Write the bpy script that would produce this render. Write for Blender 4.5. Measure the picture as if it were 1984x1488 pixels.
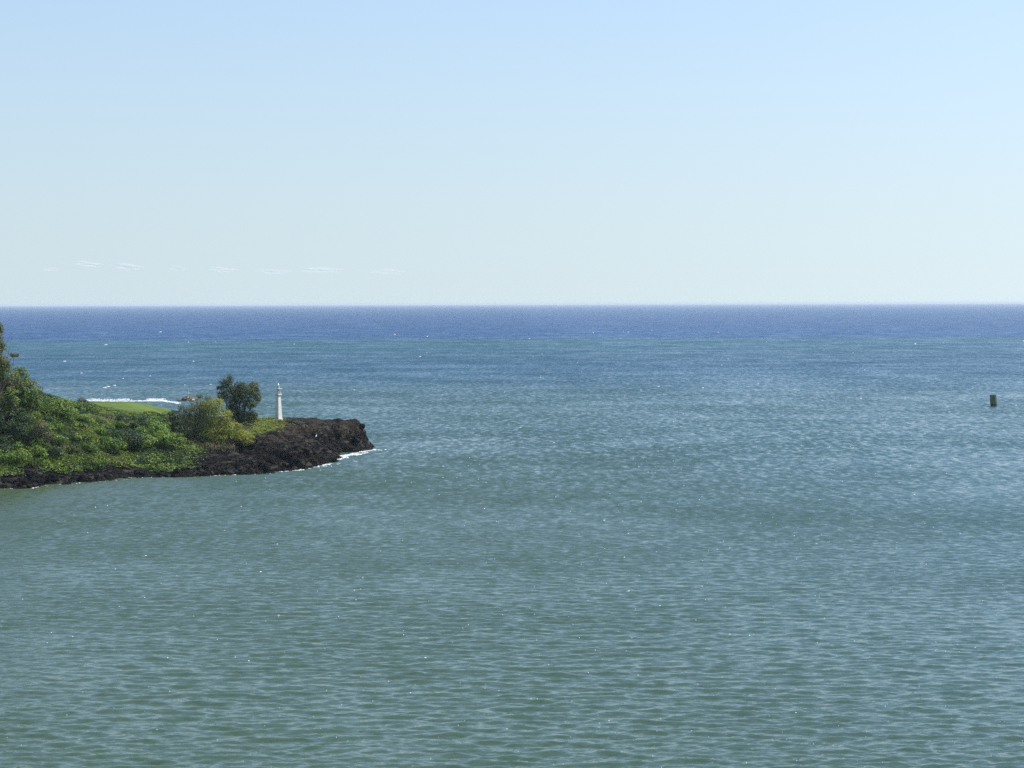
import bpy, bmesh, math, random
import numpy as np
from mathutils import Vector, Matrix

# ------------------------------------------------------------------ clear
for o in list(bpy.data.objects):
    bpy.data.objects.remove(o, do_unlink=True)
scene = bpy.context.scene
COL = scene.collection
rng = np.random.default_rng(7)
random.seed(7)
R = math.radians

# ------------------------------------------------------------------ camera
CAM_H = 32.0
FPX = 3702.0                      # focal length in pixels of a 1984 wide frame
PITCH = math.atan(156.0 / FPX)    # horizon a little above the middle
ROLL = R(0.14)
cd = bpy.data.cameras.new('camera')
cam = bpy.data.objects.new('camera', cd)
COL.objects.link(cam)
cd.sensor_width = 36.0
cd.lens = 36.0 * FPX / 1984.0
cd.clip_start = 1.0
cd.clip_end = 120000.0
cam.location = (0, 0, CAM_H)
cam.rotation_mode = 'XYZ'
cam.matrix_world = (Matrix.Translation((0, 0, CAM_H)) @ Matrix.Rotation(math.pi / 2 - PITCH, 4, 'X')
                    @ Matrix.Rotation(-ROLL, 4, 'Z'))
scene.camera = cam

# ------------------------------------------------------------------ sky and sun
SUN_AZ, SUN_EL = R(71), R(57)     # azimuth right of the view direction (+Y)
world = bpy.data.worlds.new('World')
scene.world = world
world.use_nodes = True
wn = world.node_tree
wn.nodes.clear()
sky = wn.nodes.new('ShaderNodeTexSky')
sky.sky_type = 'NISHITA'
sky.sun_disc = False
sky.sun_elevation = SUN_EL
sky.sun_rotation = SUN_AZ
sky.altitude = 0
sky.air_density = 1.34
sky.dust_density = 0.86
sky.ozone_density = 6.0
# the sea air is hazy: the sky pales slowly towards the horizon all round
tcw = wn.nodes.new('ShaderNodeTexCoord')
spw = wn.nodes.new('ShaderNodeSeparateXYZ')
sqw = wn.nodes.new('ShaderNodeMath'); sqw.operation = 'MULTIPLY'
maw = wn.nodes.new('ShaderNodeMath'); maw.operation = 'MULTIPLY_ADD'
maw.inputs[1].default_value = 0.49
maw.inputs[2].default_value = 0.00624
rtw = wn.nodes.new('ShaderNodeMath'); rtw.operation = 'SQRT'
cbw = wn.nodes.new('ShaderNodeCombineXYZ')
nmw = wn.nodes.new('ShaderNodeVectorMath'); nmw.operation = 'NORMALIZE'
L_ = wn.links.new
L_(tcw.outputs['Generated'], spw.inputs[0])
L_(spw.outputs[2], sqw.inputs[0]); L_(spw.outputs[2], sqw.inputs[1])
L_(sqw.outputs[0], maw.inputs[0]); L_(maw.outputs[0], rtw.inputs[0])
L_(spw.outputs[0], cbw.inputs[0]); L_(spw.outputs[1], cbw.inputs[1]); L_(rtw.outputs[0], cbw.inputs[2])
L_(cbw.outputs[0], nmw.inputs[0]); L_(nmw.outputs[0], sky.inputs[0])
bg = wn.nodes.new('ShaderNodeBackground')
bg.inputs['Strength'].default_value = 0.121
wo = wn.nodes.new('ShaderNodeOutputWorld')
wbal = wn.nodes.new('ShaderNodeVectorMath'); wbal.operation = 'MULTIPLY'
wbal.inputs[1].default_value = (1.045, 0.99, 1.055)
wn.links.new(sky.outputs[0], wbal.inputs[0])
wn.links.new(wbal.outputs[0], bg.inputs['Color'])
wn.links.new(bg.outputs[0], wo.inputs['Surface'])

sd = bpy.data.lights.new('sun', 'SUN')
sd.energy = 5.0
sd.angle = R(0.53)
sd.color = (1.0, 0.95, 0.86)
sun = bpy.data.objects.new('sun', sd)
COL.objects.link(sun)
SUN_DIR = Vector((math.sin(SUN_AZ) * math.cos(SUN_EL), math.cos(SUN_AZ) * math.cos(SUN_EL), math.sin(SUN_EL)))
sun.rotation_euler = SUN_DIR.to_track_quat('Z', 'Y').to_euler()
sun.location = (60, 300, 120)

scene.view_settings.view_transform = 'Standard'
scene.view_settings.look = 'None'
scene.view_settings.exposure = 0.4
scene.view_settings.gamma = 1.0
scene.view_settings.use_curve_mapping = False
scene.render.engine = 'CYCLES'
scene.cycles.use_denoising = False
scene.cycles.max_bounces = 6
scene.cycles.volume_bounces = 0
scene.cycles.transparent_max_bounces = 160
scene.cycles.caustics_reflective = False
scene.cycles.caustics_refractive = False

# ------------------------------------------------------------------ helpers
CP, SP = math.cos(PITCH), math.sin(PITCH)
CR, SR = math.cos(ROLL), math.sin(ROLL)


def ray(px, py):
    """direction with unit forward (y) component for a pixel of the 1984 x 1488 frame"""
    a, b = (px - 992.0) / FPX, (744.0 - py) / FPX
    a, b = a * CR + b * SR, -a * SR + b * CR
    d = np.array([a, CP + b * SP, -SP + b * CP])
    return d / d[1]


def at(px, py, dist):
    """world point seen at a pixel, standing dist metres ahead"""
    d = ray(px, py)
    return np.array([0, 0, CAM_H]) + d * dist


def on(px, py, z=0.0):
    """world point seen at a pixel on the level z"""
    d = ray(px, py)
    return np.array([0, 0, CAM_H]) + d * ((z - CAM_H) / d[2])


def link(o, parent=None):
    COL.objects.link(o)
    if parent is not None:
        o.parent = parent
    return o


def tag(o, label=None, cat=None, group=None, kind=None):
    if label: o['label'] = label
    if cat: o['category'] = cat
    if group: o['group'] = group
    if kind: o['kind'] = kind
    return o


def empty(name, loc, label=None, cat=None, group=None):
    o = bpy.data.objects.new(name, None)
    o.location = loc
    o.empty_display_size = 0.5
    link(o)
    return tag(o, label, cat, group)


def np_mesh(name, verts, faces, smooth=False):
    """verts (n,3), faces (m,k) all of one size"""
    verts = np.asarray(verts, dtype=np.float32)
    faces = np.asarray(faces, dtype=np.int32)
    me = bpy.data.meshes.new(name)
    m, k = faces.shape
    me.vertices.add(len(verts))
    me.vertices.foreach_set('co', verts.ravel())
    me.loops.add(m * k)
    me.loops.foreach_set('vertex_index', faces.ravel())
    me.polygons.add(m)
    me.polygons.foreach_set('loop_start', np.arange(0, m * k, k, dtype=np.int32))
    me.polygons.foreach_set('loop_total', np.full(m, k, dtype=np.int32))
    if smooth:
        me.polygons.foreach_set('use_smooth', np.ones(m, dtype=bool))
    me.update(calc_edges=True)
    return me


def obj(name, me, mat=None, parent=None, loc=None):
    o = bpy.data.objects.new(name, me)
    if mat is not None and len(me.materials) == 0:
        me.materials.append(mat)
    if loc is not None:
        o.location = loc
    return link(o, parent)


def bm_obj(name, bm, mat, parent=None, smooth=False, loc=None):
    me = bpy.data.meshes.new(name)
    bm.normal_update()
    bm.to_mesh(me)
    bm.free()
    if smooth:
        for p in me.polygons: p.use_smooth = True
    return obj(name, me, mat, parent, loc)


# ---- vectorised noise
def _hash(ix, iy, iz, seed):
    h = (ix.astype(np.int64) * 374761393 + iy.astype(np.int64) * 668265263 + iz.astype(np.int64) * 2147483647
         + seed * 1274126177) & 0xFFFFFFFF
    h = ((h ^ (h >> 13)) * 1274126177) & 0xFFFFFFFF
    h = ((h ^ (h >> 16)) * 2246822519) & 0xFFFFFFFF
    return ((h ^ (h >> 15)) & 0xFFFFFF) / float(0xFFFFFF)


def vnoise(x, y, z=None, seed=0):
    x = np.asarray(x, dtype=np.float64); y = np.asarray(y, dtype=np.float64)
    z = np.zeros_like(x) if z is None else np.asarray(z, dtype=np.float64)
    ix, iy, iz = np.floor(x), np.floor(y), np.floor(z)
    fx, fy, fz = x - ix, y - iy, z - iz
    u, v, w = [t * t * t * (t * (t * 6 - 15) + 10) for t in (fx, fy, fz)]
    r = 0.0
    for dx in (0, 1):
        for dy in (0, 1):
            for dz in (0, 1):
                wt = (u if dx else 1 - u) * (v if dy else 1 - v) * (w if dz else 1 - w)
                r = r + wt * _hash(ix + dx, iy + dy, iz + dz, seed)
    return r * 2 - 1


def fbm(x, y, z=None, oct=4, seed=0, ridged=False):
    r, a, f = 0.0, 1.0, 1.0
    for k in range(oct):
        n = vnoise(x * f, y * f, None if z is None else z * f, seed + k * 17)
        if ridged:
            n = 1 - 2 * np.abs(n)
        r = r + a * n
        a *= 0.5
        f *= 2.03
    return r


def sstep(a, b, x):
    t = np.clip((x - a) / (b - a), 0, 1)
    return t * t * (3 - 2 * t)


# ------------------------------------------------------------------ materials
class NT:
    def __init__(self, name):
        self.mat = bpy.data.materials.new(name)
        self.mat.use_nodes = True
        self.t = self.mat.node_tree
        self.t.nodes.clear()
        self.out = self.t.nodes.new('ShaderNodeOutputMaterial')

    def n(self, typ, ins=None, **props):
        nd = self.t.nodes.new(typ)
        for k, v in props.items():
            setattr(nd, k, v)
        for k, v in (ins or {}).items():
            self.put(nd.inputs[k], v)
        return nd

    def put(self, sock, v):
        if isinstance(v, bpy.types.NodeSocket):
            self.t.links.new(v, sock)
        elif isinstance(v, bpy.types.Node):
            self.t.links.new(v.outputs[0], sock)
        else:
            sock.default_value = v

    def math(self, op, a, b=0.0, c=0.0, clamp=False):
        nd = self.n('ShaderNodeMath', {0: a, 1: b, 2: c}, operation=op)
        nd.use_clamp = clamp
        return nd.outputs[0]

    def mix(self, fac, a, b):
        nd = self.n('ShaderNodeMix', data_type='RGBA')
        self.put(nd.inputs[0], fac)
        self.put(nd.inputs[6], a)
        self.put(nd.inputs[7], b)
        return nd.outputs[2]

    def maprange(self, v, a, b, c=0.0, d=1.0, smooth=True):
        nd = self.n('ShaderNodeMapRange', {0: v, 1: a, 2: b, 3: c, 4: d})
        nd.interpolation_type = 'SMOOTHSTEP' if smooth else 'LINEAR'
        return nd.outputs[0]

    def noise(self, vec, scale, detail=3.0, rough=0.5, color=False):
        nd = self.n('ShaderNodeTexNoise', {'Vector': vec, 'Scale': scale, 'Detail': detail, 'Roughness': rough})
        return nd.outputs[1] if color else nd.outputs[0]

    def scaled(self, vec, s):
        nd = self.n('ShaderNodeVectorMath', {0: vec, 1: s}, operation='MULTIPLY')
        return nd.outputs[0]

    def surface(self, sh):
        self.put(self.out.inputs['Surface'], sh if isinstance(sh, bpy.types.NodeSocket) else sh.outputs[0])
        return self.mat


def rgba(c):
    return (c[0], c[1], c[2], 1.0)


def plain(name, col, rough=0.7, var=0.15, scale=3.0, bump=0.0, metallic=0.0):
    m = NT(name)
    tc = m.n('ShaderNodeTexCoord').outputs['Object']
    nz = m.noise(tc, scale, 4, 0.6)
    dark = tuple(c * (1 - var) for c in col)
    lite = tuple(min(1, c * (1 + var)) for c in col)
    colr = m.mix(m.maprange(nz, 0.3, 0.7), rgba(dark), rgba(lite))
    p = m.n('ShaderNodeBsdfPrincipled', {'Base Color': colr, 'Roughness': rough, 'Metallic': metallic})
    if bump:
        b = m.n('ShaderNodeBump', {'Height': nz, 'Strength': bump, 'Distance': 0.05})
        m.put(p.inputs['Normal'], b.outputs[0])
    return m.surface(p)


def leaf_mat(name, cols, trans=0.35, patch=0.25):
    """leaf colours differ from leaf to leaf and from clump to clump"""
    m = NT(name)
    geo = m.n('ShaderNodeNewGeometry')
    rnd = geo.outputs['Random Per Island']
    pos = geo.outputs['Position']
    cl = m.noise(pos, patch, 3, 0.6)
    ramp = m.n('ShaderNodeValToRGB')
    e = ramp.color_ramp.elements
    e[0].position = 0.0; e[0].color = rgba(cols[0])
    e[1].position = 1.0; e[1].color = rgba(cols[-1])
    for i, c in enumerate(cols[1:-1], 1):
        k = e.new(i / (len(cols) - 1)); k.color = rgba(c)
    f = m.math('ADD', m.math('MULTIPLY', rnd, 0.55), m.math('MULTIPLY', m.maprange(cl, 0.3, 0.7), 0.45))
    m.put(ramp.inputs[0], f)
    p = m.n('ShaderNodeBsdfPrincipled', {'Base Color': ramp.outputs[0], 'Roughness': 0.55})
    p.inputs['Specular IOR Level'].default_value = 0.25
    tr = m.n('ShaderNodeBsdfTranslucent', {'Color': ramp.outputs[0]})
    mx = m.n('ShaderNodeMixShader', {0: trans, 1: p.outputs[0], 2: tr.outputs[0]})
    return m.surface(mx)


M = {}
M['green'] = leaf_mat('leaf_green', [(.048, .100, .014), (.092, .160, .020), (.150, .215, .030)], 0.2)
M['bright'] = leaf_mat('leaf_bright', [(.066, .140, .016), (.118, .210, .026), (.180, .265, .038), (.155, .165, .05)], 0.22)
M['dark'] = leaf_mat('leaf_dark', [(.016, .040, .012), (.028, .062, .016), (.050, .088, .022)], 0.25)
M['olive'] = leaf_mat('leaf_olive', [(.062, .080, .026), (.105, .125, .036), (.155, .165, .05), (.13, .11, .055)], 0.3)
M['yellow'] = leaf_mat('leaf_yellow', [(.130, .175, .022), (.230, .260, .030), (.30, .31, .045), (.16, .18, .035)], 0.4)
M['dry'] = leaf_mat('leaf_dry', [(.075, .060, .040), (.105, .085, .055), (.07, .075, .035), (.14, .10, .06)], 0.2)
M['ironwood'] = leaf_mat('leaf_ironwood', [(.036, .060, .018), (.062, .088, .027), (.105, .120, .042)], 0.25)
M['bark'] = plain('bark', (.085, .065, .05), 0.9, 0.35, 2.0)
M['white'] = plain('white_paint', (.72, .69, .63), 0.6, 0.05, 1.2, 0.1)
M['offwhite'] = plain('weathered_white', (.62, .60, .55), 0.7, 0.2, 2.5)
M['brownmetal'] = plain('rusty_metal', (.16, .10, .075), 0.7, 0.3, 5.0)
M['greymetal'] = plain('grey_metal', (.30, .28, .26), 0.6, 0.2, 4.0)
M['lens'] = plain('beacon_lens', (.80, .84, .82), 0.2, 0.03, 2.0)
M['buoygreen'] = plain('buoy_green', (.045, .115, .050), 0.45, 0.35, 1.2)
M['rust'] = plain('buoy_rust', (.060, .038, .028), 0.85, 0.4, 2.0)
M['feather'] = plain('feather_white', (.80, .80, .78), 0.8, 0.03, 8.0)
M['beak'] = plain('beak_yellow', (.5, .33, .05), 0.6, 0.1, 8.0)

# ---- basalt
m = NT('basalt')
geo = m.n('ShaderNodeNewGeometry')
pos = geo.outputs['Position']
n1 = m.noise(pos, 0.35, 5, 0.65)
n2 = m.noise(pos, 2.2, 5, 0.7)
n3 = m.noise(m.scaled(pos, (1.0, 1.0, 0.5)), 5.0, 4, 0.7)
colr = m.mix(m.maprange(n2, 0.44, 0.70), (.0015, .0015, .002, 1), (.030, .029, .030, 1))
colr = m.mix(m.math('MULTIPLY', m.maprange(n1, 0.5, 0.7), 0.7), colr, (.075, .055, .040, 1))
h = m.math('ADD', m.math('MULTIPLY', n2, 1.0), m.math('MULTIPLY', n3, 0.6))
bmp = m.n('ShaderNodeBump', {'Height': h, 'Strength': 1.0, 'Distance': 0.7})
p = m.n('ShaderNodeBsdfPrincipled', {'Base Color': colr, 'Roughness': 0.75, 'Normal': bmp.outputs[0]})
p.inputs['Specular IOR Level'].default_value = 0.06
M['basalt'] = m.surface(p)

# ---- headland: basalt, soil and grass by where they really lie (attributes on the mesh)
m = NT('headland_ground')
geo = m.n('ShaderNodeNewGeometry')
pos = geo.outputs['Position']
n1 = m.noise(pos, 0.30, 5, 0.65)
n2 = m.noise(pos, 2.0, 5, 0.7)
n3 = m.noise(m.scaled(pos, (1.0, 1.0, 0.5)), 5.0, 4, 0.7)
rock = m.mix(m.maprange(n2, 0.47, 0.72), (.0015, .0015, .0018, 1), (.034, .033, .032, 1))
mp = m.n('ShaderNodeMapping', {'Vector': pos, 'Rotation': (0.0, R(-28), R(12)), 'Scale': (0.42, 0.75, 1.25)})
dis = m.n('ShaderNodeVectorMath', {0: mp.outputs[0], 1: m.n('ShaderNodeVectorMath', {0: m.noise(pos, 0.9, 4, 0.6, color=True), 1: (1.3, 1.3, 1.3)}, operation='MULTIPLY').outputs[0]}, operation='ADD')
vo = m.n('ShaderNodeTexVoronoi', {'Vector': dis.outputs[0], 'Scale': 1.0})
ve = m.n('ShaderNodeTexVoronoi', {'Vector': dis.outputs[0], 'Scale': 1.0}, feature='DISTANCE_TO_EDGE')
blockv = m.n('ShaderNodeSeparateColor', {0: vo.outputs['Color']}).outputs[0]
crack = m.maprange(ve.outputs['Distance'], 0.02, 0.16)
blockc = m.mix(m.math('POWER', blockv, 2.2), (.006, .006, .0065, 1), (.066, .063, .052, 1))
rock = m.mix(0.75, rock, blockc)
rock = m.mix(crack, (.0015, .0015, .0018, 1), rock)
topat = m.n('ShaderNodeAttribute', attribute_name='upper').outputs['Fac']
rock = m.mix(m.math('MULTIPLY', m.maprange(n1, 0.36, 0.62), m.math('ADD', 0.06, m.math('MULTIPLY', topat, 0.55))),
             rock, (.068, .056, .041, 1))
grass = m.mix(m.maprange(n2, 0.3, 0.7), (.060, .095, .018, 1), (.125, .150, .028, 1))
grass = m.mix(m.maprange(n1, 0.5, 0.75), grass, (.13, .105, .045, 1))
nl = m.noise(pos, 0.08, 4, 0.6)
lawn = m.mix(m.maprange(nl, 0.35, 0.65), (.060, .100, .018, 1), (.095, .135, .026, 1))
ga = m.n('ShaderNodeAttribute', attribute_name='grass').outputs['Fac']
la = m.n('ShaderNodeAttribute', attribute_name='lawn').outputs['Fac']
gm = m.maprange(m.math('ADD', ga, m.math('MULTIPLY', m.math('SUBTRACT', n2, 0.5), 0.9)), 0.42, 0.62)
colr = m.mix(gm, rock, grass)
colr = m.mix(la, colr, lawn)
h = m.math('ADD', m.math('MULTIPLY', n2, 0.6), m.math('ADD', m.math('MULTIPLY', n3, 0.3), m.math('ADD', m.math('MULTIPLY', crack, 0.5), m.math('MULTIPLY', blockv, 0.6))))
bmp = m.n('ShaderNodeBump', {'Height': h, 'Distance': 0.45})
m.put(bmp.inputs['Strength'], m.math('SUBTRACT', 1.0, m.math('MULTIPLY', la, 0.85)))
p = m.n('ShaderNodeBsdfPrincipled', {'Base Color': colr, 'Roughness': 0.8, 'Normal': bmp.outputs[0]})
p.inputs['Specular IOR Level'].default_value = 0.06
M['ground'] = m.surface(p)

# ---- sea water: turbid green in the harbour, teal over the shelf, deep blue offshore
m = NT('sea_water')
geo = m.n('ShaderNodeNewGeometry')
pos = geo.outputs['Position']
sep = m.n('ShaderNodeSeparateXYZ', {0: pos})
Y = sep.outputs[1]
big = m.noise(m.scaled(pos, (0.0011, 0.004, 0)), 1.0, 4, 0.55)
mid = m.noise(m.scaled(pos, (0.016, 0.02, 0)), 1.0, 5, 0.65)
wob = m.math('ADD', 1.0, m.math('MULTIPLY', m.math('SUBTRACT', big, 0.5), 0.35))
Yw = m.math('MULTIPLY', Y, wob)
colr = m.mix(m.maprange(Yw, 250, 520), (.044, .076, .046, 1), (.037, .077, .061, 1))
# bluer body colour towards the right
colr = m.mix(m.maprange(m.math('ADD', sep.outputs[0], m.math('MULTIPLY', big, 60.0)), 0, 130, 0.0, 0.6), colr, (.034, .082, .082, 1))
colr = m.mix(m.maprange(Yw, 560, 900), colr, (.020, .066, .090, 1))
colr = m.mix(m.maprange(Yw, 1150, 1350), colr, (.018, .072, .088, 1))
colr = m.mix(m.maprange(Yw, 1650, 1900), colr, (.012, .052, .128, 1))
shore = m.n('ShaderNodeAttribute', attribute_name='shore').outputs['Fac']     # olive tint, strongest close to the rocks
colr = m.mix(m.math('MULTIPLY', shore, 0.85), colr, (.050, .072, .034, 1))
# slopes of the small waves, steeper on the side that faces the shore
dist = m.maprange(Y, 150, 420, 0, 1, smooth=False)
far = m.maprange(Y, 500, 1800, 0, 1, smooth=False)
ca = m.noise(m.scaled(pos, (1.0, 2.3, 0)), 1.0, 3, 0.6, color=True)
cb = m.noise(m.scaled(pos, (0.75, 0.27, 0)), 1.0, 3, 0.6, color=True)
cc = m.noise(m.scaled(pos, (0.12, 0.030, 0)), 1.0, 3, 0.6, color=True)
sc_ = m.n('ShaderNodeSeparateColor', {0: cc})
sa = m.n('ShaderNodeSeparateColor', {0: ca})
sb = m.n('ShaderNodeSeparateColor', {0: cb})
gust = m.maprange(mid, 0.30, 0.70, 0.78, 1.22)


def slope(i, amp_a, amp_b):
    a = m.math('MULTIPLY', m.math('SUBTRACT', sa.outputs[i], 0.5), amp_a)
    b = m.math('MULTIPLY', m.math('SUBTRACT', sb.outputs[i], 0.5), m.math('MULTIPLY', dist, amp_b))
    c = m.math('MULTIPLY', m.math('SUBTRACT', sc_.outputs[i], 0.5), m.math('MULTIPLY', far, amp_b * 0.55))
    b = m.math('ADD', b, c)
    return m.math('MULTIPLY', m.math('ADD', a, b), gust)


sx = slope(0, 0.7, 0.45)
sy = slope(1, 0.85, 0.80)
lnY = m.math('LOGARITHM', m.math('DIVIDE', m.math('MAXIMUM', Y, 130.0), 130.0), 2.718281828)
bias = m.math('MINIMUM', m.math('ADD', 0.02, m.math('MULTIPLY', lnY, 0.238)), 0.205)
bias = m.math('ADD', bias, m.maprange(Y, 500, 1100, 0.0, 0.06))
bias = m.math('ADD', bias, m.math('MULTIPLY', shore, 0.05))
bias = m.math('SUBTRACT', bias, m.maprange(sep.outputs[0], -20, 110, 0.0, 0.04))
bias = m.math('ADD', bias, m.maprange(mid, 0.28, 0.72, -0.045, 0.045, smooth=False))
sy = m.math('SUBTRACT', sy, m.math('MULTIPLY', bias, gust))
nv = m.n('ShaderNodeCombineXYZ', {0: sx, 1: sy, 2: 0.0})
nadd = m.n('ShaderNodeVectorMath', {0: nv.outputs[0], 1: geo.outputs['Normal']}, operation='ADD')
nn = m.n('ShaderNodeVectorMath', {0: nadd.outputs[0]}, operation='NORMALIZE')
rough = m.maprange(Y, 120, 2500, 0.10, 0.25)
p = m.n('ShaderNodeBsdfPrincipled', {'Base Color': colr, 'Roughness': rough, 'IOR': 1.333, 'Normal': nn.outputs[0]})
M['sea'] = m.surface(p)

# ---- foam
m = NT('sea_foam')
geo = m.n('ShaderNodeNewGeometry')
nz = m.noise(geo.outputs['Position'], 2.5, 4, 0.7)
colr = m.mix(nz, (.60, .66, .66, 1), (.86, .88, .86, 1))
p = m.n('ShaderNodeBsdfPrincipled', {'Base Color': colr, 'Roughness': 0.9})
holes = m.noise(geo.outputs['Position'], 1.6, 5, 0.7)
t = m.n('ShaderNodeBsdfTransparent')
mx = m.n('ShaderNodeMixShader', {0: m.maprange(holes, 0.40, 0.62), 1: t.outputs[0], 2: p.outputs[0]})
M['foam'] = m.surface(mx)
M['whitecap_glint'] = plain('whitecap_glint_foam', (.80, .82, .80), 0.9, 0.08, 0.6)

# ---- cloud puffs: thin veils that add up
m = NT('cloud_veil')
d = m.n('ShaderNodeBsdfDiffuse', {'Color': (.95, .93, .90, 1)})
d2 = m.n('ShaderNodeBsdfTranslucent', {'Color': (.95, .93, .90, 1)})
dm = m.n('ShaderNodeMixShader', {0: 0.5, 1: d.outputs[0], 2: d2.outputs[0]})
t = m.n('ShaderNodeBsdfTransparent')
mx = m.n('ShaderNodeMixShader', {0: 0.013, 1: t.outputs[0], 2: dm.outputs[0]})
M['cloud'] = m.surface(mx)

# ------------------------------------------------------------------ the sea
NW = 84
wl = np.exp(rng.uniform(math.log(0.55), math.log(3.3), NW))
wk = 2 * math.pi / wl
wang = R(-90) + R(10) + rng.normal(0, R(24), NW)          # towards the camera, a little from the right
wkx, wky = wk * np.cos(wang), wk * np.sin(wang)
wph = rng.uniform(0, 2 * math.pi, NW)
wam = 0.215 * math.sqrt(2.0 / NW) / wk * np.where(wl > 2, 0.7, 1.0)


def row_step(r):
    return 0.62 * r * r / (1911.0 * CAM_H)


def sea_height(x, y):
    x = np.asarray(x, dtype=np.float64); y = np.asarray(y, dtype=np.float64)
    r = np.hypot(x, y)
    st = row_step(r)
    gust = 1.0 + 0.5 * vnoise(x * 0.012, y * 0.03, seed=91)
    z = np.zeros_like(x)
    for i in range(NW):
        w = np.clip((wl[i] / np.maximum(st, 1e-6) - 2.0) / 2.0, 0, 1)
        s = np.sin(wkx[i] * x + wky[i] * y + wph[i])
        z += wam[i] * w * (s + 0.25 * (s * s - 0.5))
    fade = 1 - sstep(1500, 4000, r)
    return z * gust * fade


def build_sea():
    # rows evenly spaced as seen from a tall ship, columns in equal angles
    r0, r1 = 95.0, 48000.0
    n_r, n_a = 760, 560
    t = np.linspace(1 / r0, 1 / r1, n_r)
    rad = 1 / t
    ang = np.linspace(-R(21), R(21), n_a)
    A, RR = np.meshgrid(ang, rad)
    X, Yy = RR * np.sin(A), RR * np.cos(A)
    Z = sea_height(X, Yy)
    edge = np.minimum(1, (R(21) - np.abs(A)) / R(1.5)) * sstep(95, 100, RR)
    Z = Z * edge
    V = np.stack([X, Yy, Z], -1).reshape(-1, 3)
    i = np.arange(n_r - 1)[:, None] * n_a + np.arange(n_a - 1)[None, :]
    F = np.stack([i, i + 1, i + n_a + 1, i + n_a], -1).reshape(-1, 4)[:, ::-1]
    # the rest of the sea all round, coarse
    n2 = 90
    ang2 = np.linspace(R(21), 2 * math.pi - R(21), n2)
    rad2 = np.array([r0, 200, 500, 1500, 6000, 48000.0])
    A2, R2 = np.meshgrid(ang2, rad2)
    V2 = np.stack([R2 * np.sin(A2), R2 * np.cos(A2), 0 * A2], -1).reshape(-1, 3)
    j = np.arange(len(rad2) - 1)[:, None] * n2 + np.arange(n2 - 1)[None, :] + len(V)
    F2 = np.stack([j, j + 1, j + n2 + 1, j + n2], -1).reshape(-1, 4)[:, ::-1]
    # inner disc under the camera
    n3 = 121
    ang3 = np.linspace(0, 2 * math.pi, n3)
    base = len(V) + len(V2)
    V3 = np.concatenate([np.stack([r0 * np.sin(ang3), r0 * np.cos(ang3), 0 * ang3], -1),
                         np.stack([1 * np.sin(ang3), 1 * np.cos(ang3), 0 * ang3], -1)])
    k = np.arange(n3 - 1) + base
    F3 = np.stack([k, k + n3, k + n3 + 1, k + 1], -1)[:, ::-1]
    V = np.concatenate([V, V2, V3]); F = np.concatenate([F, F2, F3])
    me = np_mesh('sea', V, F, smooth=True)
    if me.polygons[1000].normal.z < 0:
        me.flip_normals()
    return me


sea = tag(obj('sea', build_sea(), M['sea']), kind='structure')

# ------------------------------------------------------------------ the headland
coast_px = [(-420, 1000), (-200, 968), (-90, 953), (0, 946), (35, 946), (62, 945), (78, 939), (120, 938), (160, 934),
            (200, 931), (232, 929), (255, 924), (300, 925), (350, 923), (420, 920), (470, 919), (520, 916), (565, 911),
            (605, 904), (632, 896), (652, 889), (650, 884), (641, 879), (660, 876), (690, 874), (710, 870)]
coast = [on(px, py, 0.0)[:2] for px, py in coast_px]
coast += [(-32.5, 428), (-36, 440), (-50, 452), (-66, 466), (-80, 486), (-88, 505), (-93, 530), (-95.5, 556),
          (-101, 572), (-112, 583), (-135, 588), (-190, 594), (-300, 600), (-340, 330)]
coast = np.array(coast)


def poly_dist(x, y, P):
    """signed distance, positive inside"""
    d2 = np.full(x.shape, 1e18)
    inside = np.zeros(x.shape, dtype=bool)
    n = len(P)
    for i in range(n):
        ax, ay = P[i]; bx, by = P[(i + 1) % n]
        ex, ey = bx - ax, by - ay
        t = np.clip(((x - ax) * ex + (y - ay) * ey) / (ex * ex + ey * ey + 1e-12), 0, 1)
        dx, dy = x - (ax + t * ex), y - (ay + t * ey)
        d2 = np.minimum(d2, dx * dx + dy * dy)
        c = ((ay > y) != (by > y)) & (x < (bx - ax) * (y - ay) / (by - ay + 1e-12) + ax)
        inside ^= c
    d = np.sqrt(d2)
    return np.where(inside, d, -d)


# ground heights: (px, py, distance ahead, what grows above the ground there)
ctrl_px = [(-300, 930, 325, 0), (-100, 905, 334, 0), (0, 900, 341, 0), (120, 890, 350, 0), (240, 882, 362, 0), (340, 876, 369, 0),
           (420, 874, 372, 0), (0, 830, 350, 1.5), (100, 830, 353, 1.5), (200, 832, 366, 1.2), (300, 848, 372, 1.0),
           (-200, 800, 352, 2), (0, 720, 362, 6), (-150, 680, 372, 5), (-300, 640, 390, 4), (75, 762, 366, 3), (120, 780, 366, 2.5),
           (170, 780, 388, 2.6), (215, 800, 395, 2.6), (260, 808, 398, 2.6), (330, 806, 396, 3.5), (400, 806, 408, 1),
           (460, 822, 404, 0), (500, 890, 372, 0), (560, 886, 373, 0), (500, 852, 386, 0), (480, 832, 394, 0),
           (620, 872, 396, 0), (590, 856, 400, 0), (560, 834, 404, 0), (540, 811, 412, 0), (525, 812, 414, 0), (575, 818, 413, 0),
           (600, 825, 415, 0), (655, 819, 418, 0), (690, 819, 419, 0), (672, 848, 413, 0), (640, 848, 408, 0), (706, 840, 421, 0), (500, 816, 416, 0),
           (200, 786, 500, 0), (320, 782, 530, 0), (250, 797, 470, 0), (345, 790, 500, 0), (180, 778.5, 572, 0),
           (340, 781, 565, 0), (260, 778.5, 572, 0), (0, 770, 520, 0), (-300, 740, 520, 0), (80, 776, 575, 0)]
C = []
for px, py, dd, veg in ctrl_px:
    q = at(px, py, dd)
    C.append((q[0], q[1], q[2] - veg))
C += [(-52, 440, 5.0), (-70, 450, 5.0), (-42, 434, 4.0)]
C = np.array(C)


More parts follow.
